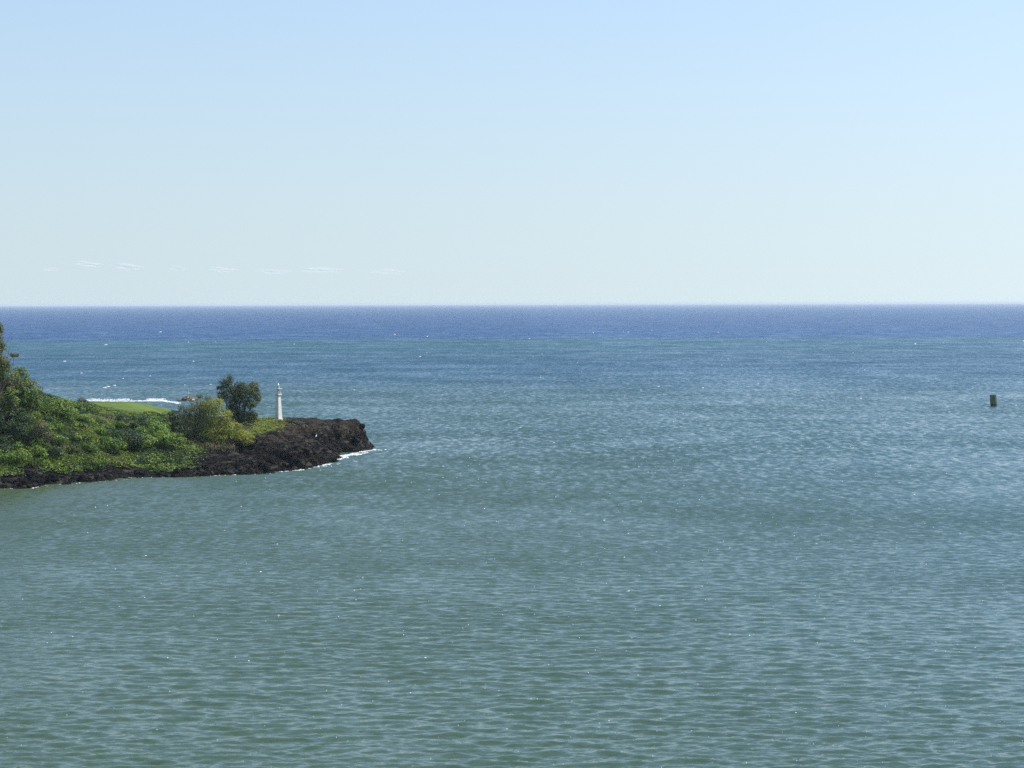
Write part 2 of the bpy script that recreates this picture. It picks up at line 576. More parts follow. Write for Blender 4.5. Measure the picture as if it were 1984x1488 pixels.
def tps(r):
    return np.where(r > 1e-9, r * r * np.log(r + 1e-9), 0)


_n = len(C)
K = tps(np.hypot(C[:, None, 0] - C[None, :, 0], C[:, None, 1] - C[None, :, 1])) + np.eye(_n) * 25.0
Pm = np.column_stack([np.ones(_n), C[:, 0], C[:, 1]])
AA = np.block([[K, Pm], [Pm.T, np.zeros((3, 3))]])
WT = np.linalg.solve(AA, np.concatenate([C[:, 2], np.zeros(3)]))


def plateau(x, y):
    h = WT[_n] + WT[_n + 1] * x + WT[_n + 2] * y
    for i in range(_n):
        h = h + WT[i] * tps(np.hypot(x - C[i, 0], y - C[i, 1]))
    return np.clip(h, 0.5, 30)


GULLY = [on(655, 886, 0)[:2], at(632, 872, 400)[:2], at(598, 852, 404)[:2], at(560, 840, 405)[:2]]


def seg_dist(x, y, pts):
    d = np.full(x.shape, 1e9); tt = np.zeros(x.shape)
    for i in range(len(pts) - 1):
        ax, ay = pts[i]; bx, by = pts[i + 1]
        ex, ey = bx - ax, by - ay
        t = np.clip(((x - ax) * ex + (y - ay) * ey) / (ex * ex + ey * ey), 0, 1)
        q = np.hypot(x - ax - t * ex, y - ay - t * ey)
        tt = np.where(q < d, (i + t) / (len(pts) - 1), tt)
        d = np.minimum(d, q)
    return d, tt


def terrain(x, y, detail=True):
    wx = x + 1.3 * fbm(x * 0.22, y * 0.22, oct=3, seed=5)
    wy = y + 1.3 * fbm(x * 0.22, y * 0.22, oct=3, seed=15)
    sdist = poly_dist(wx, wy, coast)
    H = plateau(x, y)
    back = sstep(430, 470, y)
    pt = sstep(-66, -50, x)                       # the bare rock point
    wid = 0.8 + 1.8 * pt + 14 * back
    base = np.where(sdist > 0, H * sstep(-0.15, 1.0, sdist / wid), 0)
    lo = np.clip(sdist, -8, 0) * 0.6
    h = base + lo
    gd, gt = seg_dist(x, y, GULLY)
    h = h - np.where(sdist > 0, 1.7 * np.exp(-(gd / 2.2) ** 2) * (1 - 0.75 * gt), 0)
    rocky = np.clip(pt + (1 - sstep(3.5, 6.5, sdist)), 0, 1) * (1 - back) * sstep(-3, 1, sdist)
    if detail:
        # tilted beds running down towards the tip, and broken blocks
        u = (x * 0.75 - y * 0.35)
        v = (x * 0.35 + y * 0.75) + 0.9 * fbm(x * 0.15, y * 0.15, oct=2, seed=44)
        bed = fbm(u * 0.10, v * 0.55, oct=3, seed=31, ridged=True)
        blk = fbm(x * 0.5, y * 0.5, h * 0.6, oct=4, seed=61, ridged=True)
        top_ = sstep(4.2, 6.0, h)
        h = h + rocky * (1.1 * bed * pt * (1 - 0.8 * top_) + 0.34 * blk * (1 - 0.5 * top_))
        h = h + (1 - rocky) * (1 - back) * 0.25 * fbm(x * 0.3, y * 0.3, oct=3, seed=71)
        h = h + back * 0.22 * fbm(x * 0.04, y * 0.04, oct=2, seed=72)
    return h, sdist, rocky, back, pt


def build_headland():
    xs = np.concatenate([np.arange(-300, -120, 3.0), np.arange(-120, -25.5, 0.36)])
    ys = np.concatenate([np.arange(322, 330, 0.4), np.arange(330, 392, 0.2), np.arange(392, 436, 0.36), np.arange(436, 604, 1.6)])
    X, Yy = np.meshgrid(xs, ys)
    h, sd_, rocky, back, pt = terrain(X, Yy)
    # push cliff vertices about so that faces overhang and break
    k = rocky * 0.22
    X2 = X + k * fbm(X * 0.8, Yy * 0.8, h * 0.8, oct=3, seed=101)
    Y2 = Yy + rocky * (1 - pt) * 0.55 * fbm(X * 0.75, h * 0.22, oct=3, seed=131, ridged=True) + k * fbm(X * 0.8, Yy * 0.8, h * 0.8, oct=3, seed=111)
    V = np.stack([X2, Y2, h], -1).reshape(-1, 3)
    nx, ny = len(xs), len(ys)
    i = np.arange(ny - 1)[:, None] * nx + np.arange(nx - 1)[None, :]
    F = np.stack([i, i + 1, i + nx + 1, i + nx], -1).reshape(-1, 4)
    keep = V[F, 2].max(1) > -1.6
    F = F[keep]
    used = np.unique(F)
    remap = np.full(len(V), -1); remap[used] = np.arange(len(used))
    me = np_mesh('headland', V[used], remap[F], smooth=False)
    lawn = sstep(452, 462, Yy) * sstep(1.0, 3.0, sd_)
    nearp = sstep(-84, -70, X)
    topness = sstep(3.0, 5.2, h)
    lx, ly, _ = at(508, 817, 407)
    ell = np.hypot((X - lx) / 5.5, (Yy - ly) / 11.0)
    grass_pt = (1 - sstep(0.6, 1.25, ell))
    ax_, ay_, _ = at(470, 838, 394)
    ell2 = np.hypot((X - ax_) / 7.0, (Yy - ay_) / 13.0)
    grass_pt = np.maximum(grass_pt, 1 - sstep(0.6, 1.2, ell2))
    grass = np.where(X < -58, sstep(3.0, 6.0, sd_) * (1 - sstep(-64, -56, X)), 0)
    grass = np.maximum(grass * sstep(2.0, 3.6, h), grass_pt * sstep(3.0, 5.0, sd_))
    for nm, arr in (('grass', grass), ('lawn', lawn), ('upper', topness)):
        at_ = me.attributes.new(nm, 'FLOAT', 'POINT')
        at_.data.foreach_set('value', arr.reshape(-1)[used].astype(np.float32))
    return me


headland = tag(obj('headland', build_headland(), M['ground']), kind='structure')


def ground_z(x, y):
    h = terrain(np.array([float(x)]), np.array([float(y)]))[0]
    return float(h[0])


_n_sea = len(sea.data.vertices)
_co = np.zeros(_n_sea * 3, dtype=np.float32); sea.data.vertices.foreach_get('co', _co); _co = _co.reshape(-1, 3)
_sel = (_co[:, 0] > -320) & (_co[:, 0] < 90) & (_co[:, 1] > 200) & (_co[:, 1] < 680)
_sh = np.zeros(_n_sea, dtype=np.float32)
_sd = poly_dist(_co[_sel, 0].astype(np.float64), _co[_sel, 1].astype(np.float64), coast)
_sh[_sel] = np.exp(-np.maximum(-_sd, 0) / 26.0) * (1 - sstep(-75, -40, _co[_sel, 0]) * 0.75) * (1 - sstep(380, 430, _co[_sel, 1]))
sea.data.attributes.new('shore', 'FLOAT', 'POINT').data.foreach_set('value', _sh)


# loose rocks along the foot of the cliff, part of the headland
def rock_mesh(seed):
    bm = bmesh.new()
    bmesh.ops.create_icosphere(bm, subdivisions=2, radius=1.0)
    co = np.array([v.co for v in bm.verts])
    n = fbm(co[:, 0] * 0.9, co[:, 1] * 0.9, co[:, 2] * 0.9, oct=3, seed=seed, ridged=True)
    for v, k in zip(bm.verts, n):
        v.co *= 0.85 + 0.22 * k
        for ax, lim in ((0, .8), (1, .8), (2, .62)):
            v.co[ax] = max(-lim, min(lim, v.co[ax]))
    me = bpy.data.meshes.new('rock')
    bm.to_mesh(me); bm.free()
    me.materials.append(M['basalt'])
    return me


rock_meshes = [rock_mesh(200 + i * 13) for i in range(7)]
seg = coast[3:26]
cum = np.concatenate([[0], np.cumsum(np.hypot(*np.diff(seg, axis=0).T))])
for i in range(150):
    s = rng.uniform(0, cum[-1])
    j = min(np.searchsorted(cum, s, side='right') - 1, len(seg) - 2)
    t = (s - cum[j]) / (cum[j + 1] - cum[j])
    q = seg[j] * (1 - t) + seg[j + 1] * t
    ex = seg[j + 1] - seg[j]; ex = ex / np.hypot(*ex)
    nin = np.array([-ex[1], ex[0]])
    q = q + nin * rng.uniform(-1.3, 2.2)
    z = ground_z(*q)
    s0 = 0.35 + 0.55 * rng.random() ** 2
    o = obj('rock', rock_meshes[i % 7], None, headland, (q[0], q[1], max(z, -0.25) + 0.1 * s0))
    o.rotation_euler = (rng.uniform(-.5, .5), rng.uniform(-.5, .5), rng.uniform(0, 6.28))
    o.scale = (s0 * rng.uniform(.8, 1.4), s0 * rng.uniform(.8, 1.3), s0 * rng.uniform(.7, 1.1))


# ------------------------------------------------------------------ foliage
def leaf_quads(P, N, size, aspect=0.6, seed=0):
    """one small folded-looking quad per point, facing roughly N"""
    r = np.random.default_rng(seed)
    n = len(P)
    N = N + r.normal(0, 0.38, (n, 3))
    N /= np.linalg.norm(N, axis=1)[:, None] + 1e-9
    T = r.normal(0, 1, (n, 3))
    T -= (T * N).sum(1)[:, None] * N
    T /= np.linalg.norm(T, axis=1)[:, None] + 1e-9
    B = np.cross(N, T)
    L = (size * r.uniform(0.6, 1.35, n))[:, None]
    W = L * aspect
    V = np.stack([P - T * L * 0.5, P + B * W * 0.5, P + T * L * 0.5, P - B * W * 0.5], 1).reshape(-1, 3)
    F = np.arange(4 * n).reshape(-1, 4)
    return V, F


def crown_points(lobes, dens, seed, shell=0.55):
    """points in uneven clumps through a set of ellipsoids (cx,cy,cz,rx,ry,rz)"""
    r = np.random.default_rng(seed)
    PP, NN = [], []
    for (cx, cy, cz, rx, ry, rz) in lobes:
        area = 4 * math.pi * ((rx * ry) ** 1.6 / 3 + (rx * rz) ** 1.6 / 3 + (ry * rz) ** 1.6 / 3) ** (1 / 1.6)
        n = int(area * dens)
        d = r.normal(0, 1, (n, 3)); d /= np.linalg.norm(d, axis=1)[:, None]
        lump = fbm(d[:, 0] * 2.2 + cx, d[:, 1] * 2.2 + cy, d[:, 2] * 2.2 + cz, oct=3, seed=seed + 3)
        rr = (shell + (1.08 - shell) * r.random(n) ** 0.6) * (1 + 0.28 * lump)
        keep = (d[:, 2] > -0.75) & (vnoise(d[:, 0] * 3.1 + cy, d[:, 1] * 3.1, d[:, 2] * 3.1 + cx, seed=seed + 9) > -0.45)
        Pq = np.array([cx, cy, cz]) + d * rr[:, None] * np.array([rx, ry, rz])
        nn = d / np.array([rx, ry, rz]); nn /= np.linalg.norm(nn, axis=1)[:, None]
        nn[:, 2] += 0.35
        PP.append(Pq[keep]); NN.append(nn[keep])
    return np.concatenate(PP), np.concatenate(NN)


def tube(bm, pts, rads, sides=6):
    rings = []
    for i, p in enumerate(pts):
        p = Vector(p)
        d = (Vector(pts[min(i + 1, len(pts) - 1)]) - Vector(pts[max(i - 1, 0)])).normalized()
        a = d.cross(Vector((0.3, 0.9, 0.2))).normalized()
        b = d.cross(a)
        rings.append([bm.verts.new(p + (a * math.cos(2 * math.pi * k / sides) + b * math.sin(2 * math.pi * k / sides)) * rads[i])
                      for k in range(sides)])
    for i in range(len(rings) - 1):
        for k in range(sides):
            bm.faces.new((rings[i][k], rings[i][(k + 1) % sides], rings[i + 1][(k + 1) % sides], rings[i + 1][k]))
    bm.faces.new(rings[0][::-1]); bm.faces.new(rings[-1])


def limbs(base, tips, r0, seed, bend=0.25):
    r = random.Random(seed)
    bm = bmesh.new()
    base = Vector(base)
    for tp in tips:
        tp = Vector(tp)
        mid = base.lerp(tp, 0.5) + Vector((r.uniform(-1, 1), r.uniform(-1, 1), r.uniform(0, .6))) * (tp - base).length * bend * 0.4
        q = base.lerp(mid, 0.5) + Vector((r.uniform(-.1, .1), r.uniform(-.1, .1), 0))
        tube(bm, [base - Vector((0, 0, .5)), q, mid, mid.lerp(tp, .5), tp], [r0, r0 * .8, r0 * .6, r0 * .4, r0 * .15])
        for _ in range(3):
            e = mid.lerp(tp, r.uniform(.2, .9)) + Vector((r.uniform(-1, 1), r.uniform(-1, 1), r.uniform(.1, 1))) * (tp - base).length * .22
            tube(bm, [mid, mid.lerp(e, .5), e], [r0 * .35, r0 * .25, r0 * .08], 5)
    return bm


def plant(name, label, cat, lobes_px, dist, mats, dens=26, leaf=0.30, group=None, shell=0.55, part='foliage',
          stem='stem', depth=1.0, seed=0, r0=0.10, aspect=0.6):
    """lobes_px: (px, py, half width px, half height px, depth offset m)"""
    k = dist / FPX
    lobes = []
    for (px, py, hw, hh, off) in lobes_px:
        q = at(px, py, dist + off)
        lobes.append((q[0], q[1], q[2], hw * k, hw * k * depth, hh * k))
    bx = np.mean([l[0] for l in lobes]); by = np.mean([l[1] for l in lobes])
    bz = ground_z(bx, by)
    root = empty(name, (bx, by, bz), label, cat, group)
    mats = mats if isinstance(mats, list) else [mats]
    o0 = np.array([bx, by, bz])
    P, N = crown_points(lobes, dens, seed + 1, shell)
    sel = np.random.default_rng(seed).integers(0, len(mats), len(lobes)) if len(mats) > 1 else None
    P = P - o0
    P[:, 2] = np.maximum(P[:, 2], -1.5)
    V, F = leaf_quads(P, N, leaf, aspect, seed + 2)
    me = np_mesh(part, V, F)
    for mm in mats: me.materials.append(M[mm])
    if len(mats) > 1:
        mi = (vnoise(P[:, 0] * 0.45, P[:, 1] * 0.45, P[:, 2] * 0.45, seed=seed + 5) > 0.05).astype(np.int32)
        mi = np.minimum(mi, len(mats) - 1)
        me.polygons.foreach_set('material_index', mi)
    obj(part, me, None, root)
    tips = [(l[0] - bx, l[1] - by, l[2] - bz + l[5] * 0.45) for l in lobes]
    if len(tips) < 3:
        l = lobes[0]
        tips += [(l[0] - bx + l[3] * .5, l[1] - by, l[2] - bz + l[5] * .3), (l[0] - bx - l[3] * .5, l[1] - by + .3, l[2] - bz + l[5] * .2)]
    bm = limbs((0, 0, 0), tips, r0, seed + 8)
    bm_obj(stem, bm, M['bark'], root)
    return root


# trees at the left edge
plant('slender_tree', 'tall thin-leaved tree rising above all others at the left edge', 'tree',
      [(-6, 652, 13, 26, 0), (-14, 690, 20, 26, 0), (27, 688, 10, 6, 0), (4, 672, 9, 14, 0.5), (-30, 650, 18, 30, 0), (6, 705, 14, 16, 0), (0, 638, 8, 12, 0)],
      353, 'olive', dens=45, leaf=0.27, shell=0.25, part='crown', stem='trunk', seed=301, r0=0.11)
plant('broad_tree', 'broad olive-brown tree with ragged crown at the left edge of the headland', 'tree',
      [(14, 735, 26, 26, 0), (52, 760, 26, 26, -.5), (20, 775, 34, 30, -1.5), (-20, 745, 34, 40, 0), (62, 782, 18, 20, 0), (0, 712, 18, 20, 1)],
      356, ['olive', 'green'], dens=55, leaf=0.32, part='crown', stem='trunk', seed=311, r0=0.2)
plant('leafy_tree', 'small fresh green tree top showing above the olive crown at left', 'tree',
      [(44, 728, 13, 17, 0), (36, 722, 10, 12, .5), (52, 740, 8, 12, 0)], 361, 'green', dens=34, leaf=0.28, part='crown', stem='trunk', seed=321)
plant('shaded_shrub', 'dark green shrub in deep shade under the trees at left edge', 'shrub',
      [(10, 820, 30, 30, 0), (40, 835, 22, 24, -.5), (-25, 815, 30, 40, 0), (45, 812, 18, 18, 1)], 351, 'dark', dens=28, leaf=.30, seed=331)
plant('leafy_shrub', 'bright green bushy shrub on the slope right of the olive tree', 'shrub',
      [(105, 790, 24, 20, 0), (130, 803, 22, 20, 0), (95, 812, 20, 20, -1), (120, 782, 18, 12, 1)], 364, ['green', 'bright'], dens=30, leaf=.30,
      seed=341)
plant('leafy_shrub', 'green shrub on the skyline just below the brown twiggy bush', 'shrub',
      [(160, 797, 22, 16, 0), (145, 788, 18, 12, 0), (180, 794, 14, 10, 0)], 384, 'green', dens=30, leaf=.30, seed=351)
plant('twiggy_bush', 'small brown twiggy bush on the skyline left of the lawn', 'bush',
      [(158, 774, 9, 6, 0), (166, 777, 6, 5, 0)], 396, 'dry', dens=24, leaf=.24, shell=.3, seed=361, r0=.05)
plant('scrub', 'dry reddish-brown scrub patch among green vines on the left slope', 'shrub',
      [(78, 826, 16, 15, 0), (92, 846, 16, 13, 0), (70, 842, 12, 12, 0)], 350, ['dry', 'olive'], dens=26, leaf=.26, seed=371)
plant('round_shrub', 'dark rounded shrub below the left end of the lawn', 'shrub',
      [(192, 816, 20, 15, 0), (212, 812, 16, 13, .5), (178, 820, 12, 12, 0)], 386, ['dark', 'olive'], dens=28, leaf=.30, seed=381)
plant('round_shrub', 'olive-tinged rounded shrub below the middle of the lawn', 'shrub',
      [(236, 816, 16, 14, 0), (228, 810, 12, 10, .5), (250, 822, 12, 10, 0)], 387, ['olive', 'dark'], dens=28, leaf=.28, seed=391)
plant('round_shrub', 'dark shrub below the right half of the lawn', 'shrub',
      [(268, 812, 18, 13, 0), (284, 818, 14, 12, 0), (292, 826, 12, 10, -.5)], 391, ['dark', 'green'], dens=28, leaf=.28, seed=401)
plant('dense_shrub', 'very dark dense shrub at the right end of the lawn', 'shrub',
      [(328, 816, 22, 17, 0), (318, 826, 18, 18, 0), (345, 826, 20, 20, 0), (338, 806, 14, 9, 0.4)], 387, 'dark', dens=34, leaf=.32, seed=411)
plant('spreading_bush', 'big olive and yellow-green bush in front of the dark tree', 'bush',
      [(378, 800, 26, 24, 0), (395, 790, 24, 18, .5), (372, 832, 24, 26, -1), (402, 825, 26, 28, -1), (360, 812, 14, 20, 0), (395, 850, 26, 18, -1.5), (352, 792, 8, 9, 0), (367, 773, 8, 8, .3), (388, 768, 8, 6, .2), (404, 773, 9, 7, 0), (348, 840, 9, 12, 0), (380, 868, 14, 8, -1)],
      380, ['olive', 'olive'], dens=26, leaf=.27, shell=.35, seed=421, r0=.12)
plant('yellow_bush', 'sunlit yellow-green bush spilling down beside the dark tree trunk', 'bush',
      [(412, 790, 22, 20, 0), (426, 812, 24, 22, 0), (446, 832, 22, 18, 0), (466, 844, 18, 12, 0), (480, 856, 12, 8, -.5), (416, 838, 22, 18, -.6), (424, 778, 9, 8, 0), (442, 802, 9, 8, 0), (462, 826, 10, 7, 0), (488, 848, 7, 5, 0), (432, 856, 12, 7, -.6)],
      378, 'yellow', dens=34, leaf=.27, shell=.4, seed=431, r0=.1)
plant('twiggy_shrub', 'dry brown twiggy shrub hanging over the cliff below the yellow bush', 'shrub',
      [(405, 868, 26, 13, 0), (440, 868, 20, 10, 0), (370, 862, 14, 12, 0)], 374, ['dry', 'olive'], dens=24, leaf=.24, shell=.3, seed=441, r0=.06)
plant('dark_tree', 'dark wind-shaped tree with open crown beside the lighthouse', 'tree',
      [(437, 745, 12, 15, 0), (432, 766, 12, 14, 0), (446, 734, 6, 10, 0), (478, 760, 24, 18, 0), (492, 752, 13, 15, .5), (458, 772, 20, 16, 0),
       (482, 782, 18, 14, -.5), (462, 800, 18, 14, -.4), (476, 812, 20, 15, 0), (490, 806, 12, 14, 0), (462, 824, 12, 10, 0), (425, 752, 6, 5, 0), (452, 756, 15, 14, .3), (468, 748, 12, 10, 0), (448, 790, 12, 12, .3), (498, 770, 9, 12, 0)],
      401, 'ironwood', dens=46, leaf=.28, shell=.3, part='crown', stem='trunk', seed=451, r0=.17)
plant('low_shrub', 'low dark shrub clinging to the rock right of the lighthouse base', 'shrub',
      [(556, 816, 9, 5.5, 0), (568, 818, 9, 4.5, 0), (578, 821, 6, 3, 0)], 410, ['dark', 'olive'], dens=34, leaf=.24, seed=461, r0=.05)
plant('cliff_shrub', 'green shrub at the cliff edge in the far left corner', 'shrub',
      [(20, 885, 26, 12, 0), (-15, 880, 24, 16, 0), (45, 880, 16, 10, 0)], 343, ['bright', 'green'], dens=28, leaf=.28, seed=471)
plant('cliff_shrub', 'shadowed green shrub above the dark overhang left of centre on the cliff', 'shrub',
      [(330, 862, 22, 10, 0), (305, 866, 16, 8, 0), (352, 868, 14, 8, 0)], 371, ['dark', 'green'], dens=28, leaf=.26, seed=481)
plant('slope_shrub', 'mid-green shrub standing in the vines below the very dark shrub', 'shrub',
      [(318, 846, 16, 10, 0), (335, 850, 12, 9, 0)], 376, ['green', 'dark'], dens=28, leaf=.28, seed=491)


# the thicket on the slope: rounded shrubs standing in four rows up the hill
r_t = np.random.default_rng(77)
ORD = ['first', 'second', 'third', 'fourth', 'fifth', 'sixth', 'seventh', 'eighth', 'ninth', 'tenth', 'eleventh']
ROWS = [('lowest row, along the cliff edge', 11, 0.0), ('second row up from the cliff', 11, 0.34), ('third row up from the cliff', 10, 0.68), ('top row under the skyline', 8, 1.0)]
for row, (rname, cnt, fr) in enumerate(ROWS):
    xs_ = np.linspace(6 if row < 3 else 95, 346 if row < 3 else 330, cnt) + r_t.uniform(-7, 7, cnt)
    for i, px in enumerate(xs_):
        lo = np.interp(px, [-20, 120, 240, 350], [888, 874, 868, 854])
        hi = np.interp(px, [-20, 60, 100, 170, 230, 350], [850, 832, 806, 808, 826, 836])
        py = lo + (hi - lo) * fr + r_t.uniform(-4, 4)
        ds = np.arange(330, 420, 0.4)
        rays = np.array([at(px, py, dd) for dd in ds])
        tz = terrain(rays[:, 0], rays[:, 1], False)[0]
        dd = float(ds[np.argmax(tz > rays[:, 2] - 0.9)])
        hw = float(np.clip(9 * math.exp(r_t.normal(0.45, 0.42)), 8, 30))
        kind = r_t.choice(['bright', 'green', 'dark', 'bright', 'green', 'olive', 'bright', 'dark', 'bright'])
        tall = r_t.uniform(.55, 1.0)
        lobes = [(px, py - hw * .15, hw, hw * tall, 0.3)] + [(px + hw * r_t.uniform(-.9, .9), py + hw * r_t.uniform(-.6 * tall, .4), hw * r_t.uniform(.4, .75), hw * tall * r_t.uniform(.4, .75), r_t.uniform(-.3, .8)) for _ in range(4)]
        col = {'bright': 'bright yellow-green', 'green': 'mid-green', 'dark': 'deep green', 'olive': 'olive-brown', 'yellow': 'pale yellowish'}[kind]
        plant('thicket_shrub', '%s shrub, %s from left in the thicket\'s %s' % (col, ORD[i], rname), 'shrub', lobes, dd, str(kind),
              dens=20, leaf=.32, seed=1000 + row * 300 + i * 7, r0=.06, group='rounded shrubs of the thicket above the cliff')


# low vines over the slopes, and rough grass by the lighthouse: nobody could count them
def ground_cover(name, label, cat, n, mask, matnames, leaf, height, seed, box):
    r = np.random.default_rng(seed)
    x = r.uniform(box[0], box[1], n); y = r.uniform(box[2], box[3], n)
    h, sdist, rocky, back, pt = terrain(x, y)
    mk = mask(x, y, h, sdist)
    keep = r.random(n) < mk
    x, y, h = x[keep], y[keep], h[keep]
    def lumps(x, y):
        return np.clip(0.5 + 0.85 * fbm(x * 0.30, y * 0.30, oct=3, seed=seed + 1), 0, 2.2)
    lump = lumps(x, y)
    z = h + 0.05 + lump * height * r.uniform(0.45, 1.05, len(x))
    e = 0.6
    gx = (lumps(x + e, y) - lumps(x - e, y)) * height / (2 * e)
    gy = (lumps(x, y + e) - lumps(x, y - e)) * height / (2 * e)
    N = np.stack([-gx, -gy, np.ones_like(gx)], -1)
    V, F = leaf_quads(np.stack([x, y, z], -1), N, leaf, 0.65, seed + 4)
    me = np_mesh(name, V, F)
    for mn in matnames: me.materials.append(M[mn])
    if len(matnames) > 1:
        t = fbm(x * 0.16, y * 0.16, oct=3, seed=seed + 7) + r.normal(0, .15, len(x))
        mi = np.clip(np.digitize(t, [0.08, 0.5, 0.85]), 0, len(matnames) - 1).astype(np.int32)
        me.polygons.foreach_set('material_index', mi)
    return tag(obj(name, me), label, cat, kind='stuff')


ground_cover('vines', 'tangle of bright green vines covering the slope above the cliff', 'vines', 420000,
             lambda x, y, h, s: np.where((x < -58 - 0.0 * y) & (y < 425), sstep(3.0, 4.6, s + 0.9 * vnoise(x * .5, y * .5, seed=3)) * (1 - sstep(-66, -57, x)), 0),
             ['dark', 'green', 'bright', 'olive'], 0.34, 0.6, 500, (-150, -56, 330, 425))


def grass_mask(x, y, h, s):
    lx, ly, _ = at(508, 817, 407)
    a = 1 - sstep(0.6, 1.2, np.hypot((x - lx) / 5.5, (y - ly) / 11.0) + 0.3 * vnoise(x * .5, y * .5, seed=8))
    lx, ly, _ = at(470, 838, 394)
    b = 1 - sstep(0.6, 1.2, np.hypot((x - lx) / 7.0, (y - ly) / 13.0) + 0.3 * vnoise(x * .5, y * .5, seed=8))
    return np.maximum(a, b) * sstep(3, 5, s)


ground_cover('rough_grass', 'rough yellow-green grass on the rock around the lighthouse', 'grass', 60000, grass_mask,
             ['yellow', 'bright', 'yellow', 'dry'], 0.24, 0.28, 520, (-80, -38, 375, 425))

# ------------------------------------------------------------------ lighthouse
LB = at(539.5, 811.5, 412.0)
LZ = min(LB[2], ground_z(LB[0], LB[1]) + 0.05)
lz0 = LB[2]
lh = empty('lighthouse', (LB[0], LB[1], lz0), 'white square tapered lighthouse with gallery and beacon on the headland', 'lighthouse')
lh.rotation_euler = (0, 0, R(45 + 7))
u = 412.0 / FPX


def frustum(bm, s0, s1, z0, z1, bevel=0.0):
    v0 = [bm.verts.new((a * s0, b * s0, z0)) for a, b in ((-1, -1), (1, -1), (1, 1), (-1, 1))]
    v1 = [bm.verts.new((a * s1, b * s1, z1)) for a, b in ((-1, -1), (1, -1), (1, 1), (-1, 1))]
    bm.faces.new(v0[::-1]); bm.faces.new(v1)
    fs = []
    for k in range(4):
        fs.append(bm.faces.new((v0[k], v0[(k + 1) % 4], v1[(k + 1) % 4], v1[k])))
    if bevel:
        bmesh.ops.bevel(bm, geom=[e for e in bm.edges if all(v in v0 + v1 for v in e.verts)], offset=bevel, segments=2, affect='EDGES')
    return fs


def bar(bm, a, b, r, sides=6):
    tube(bm, [a, b], [r, r], sides)


bm = bmesh.new(); frustum(bm, .61, .38, 0.0, 4.95, .03); bm_obj('tower', bm, M['white'], lh)
bm = bmesh.new(); frustum(bm, .74, .70, -1.4, 0.06, .03); bm_obj('plinth', bm, M['offwhite'], lh)
bm = bmesh.new(); frustum(bm, .37, .47, 4.952, 5.14, .01); bm_obj('corbel', bm, M['offwhite'], lh)
bm = bmesh.new(); frustum(bm, .54, .54, 5.142, 5.42, .02); bm_obj('gallery_slab', bm, M['white'], lh)
bm = bmesh.new(); frustum(bm, .13, .12, 5.422, 6.40, .01); bm_obj('pedestal', bm, M['greymetal'], lh)
bm = bmesh.new()
for a, b in ((-.42, -.42), (.42, -.42), (.42, .42), (-.42, .42)):
    bar(bm, (a, b, 5.42), (a, b, 6.02), .03)
for z in (5.75, 6.02):
    for p0, p1 in (((-.42, -.42), (.42, -.42)), ((.42, -.42), (.42, .42)), ((.42, .42), (-.42, .42)), ((-.42, .42), (-.42, -.42))):
        bar(bm, (*p0, z), (*p1, z), .03)
bm_obj('railing', bm, M['white'], lh)
bm = bmesh.new(); frustum(bm, .30, .30, 5.86, 5.98, .01); bm_obj('lower_shelf', bm, M['white'], lh)
bm = bmesh.new(); frustum(bm, .62, .62, 6.42, 6.56, .01); bm_obj('lantern_deck', bm, M['offwhite'], lh)
bm = bmesh.new()
bmesh.ops.create_cone(bm, cap_ends=True, segments=12, radius1=.40, radius2=.22, depth=.55, matrix=Matrix.Translation((0, 0, 6.84)))
bm_obj('lantern_housing', bm, M['greymetal'], lh)
bm = bmesh.new()
bmesh.ops.create_cone(bm, cap_ends=True, segments=14, radius1=.20, radius2=.17, depth=.36, matrix=Matrix.Translation((0, 0, 7.30)))
bmesh.ops.create_uvsphere(bm, u_segments=14, v_segments=6, radius=.17, matrix=Matrix.Translation((0, 0, 7.48)))
bm_obj('beacon', bm, M['lens'], lh, smooth=True)
bm = bmesh.new(); bar(bm, (0, 0, 7.6), (0, 0, 8.3), .02); bm_obj('rod', bm, M['greymetal'], lh)

# ------------------------------------------------------------------ buoy
BB = on(1925.5, 787.0, 0.0)
buoy = empty('buoy', (BB[0], BB[1], 0), 'dark green can buoy with rusty foot floating far right in the channel', 'buoy')
buoy.rotation_euler = (R(-2), R(-4), R(20))


def lathe(bm, prof, segs=28):
    rings = [[bm.verts.new((r * math.cos(2 * math.pi * k / segs), r * math.sin(2 * math.pi * k / segs), z)) for k in range(segs)] for r, z in prof]
    for i in range(len(rings) - 1):
        for k in range(segs):
            bm.faces.new((rings[i][k], rings[i][(k + 1) % segs], rings[i + 1][(k + 1) % segs], rings[i + 1][k]))
    bm.faces.new(rings[0][::-1]); bm.faces.new(rings[-1])


bm = bmesh.new(); lathe(bm, [(.98, .75), (1.02, .80), (1.02, 2.1), (1.06, 2.12), (1.06, 2.2), (1.02, 2.22), (1.02, 3.5), (.97, 3.58), (.9, 3.6)])
bm_obj('can_body', bm, M['buoygreen'], buoy, smooth=False)
bm = bmesh.new(); lathe(bm, [(.80, -1.2), (.90, -.4), (.98, .0), (1.0, .5), (.975, .748)]); bm_obj('rusty_foot', bm, M['rust'], buoy)
for s in (-1, 1):
    bm = bmesh.new()
    tube(bm, [(s * .5 - .15, 0, 3.58), (s * .5 - .15, 0, 3.72), (s * .5, 0, 3.8), (s * .5 + .15, 0, 3.72), (s * .5 + .15, 0, 3.58)], [.035] * 5)
    bm_obj('lifting_eye', bm, M['greymetal'], buoy)

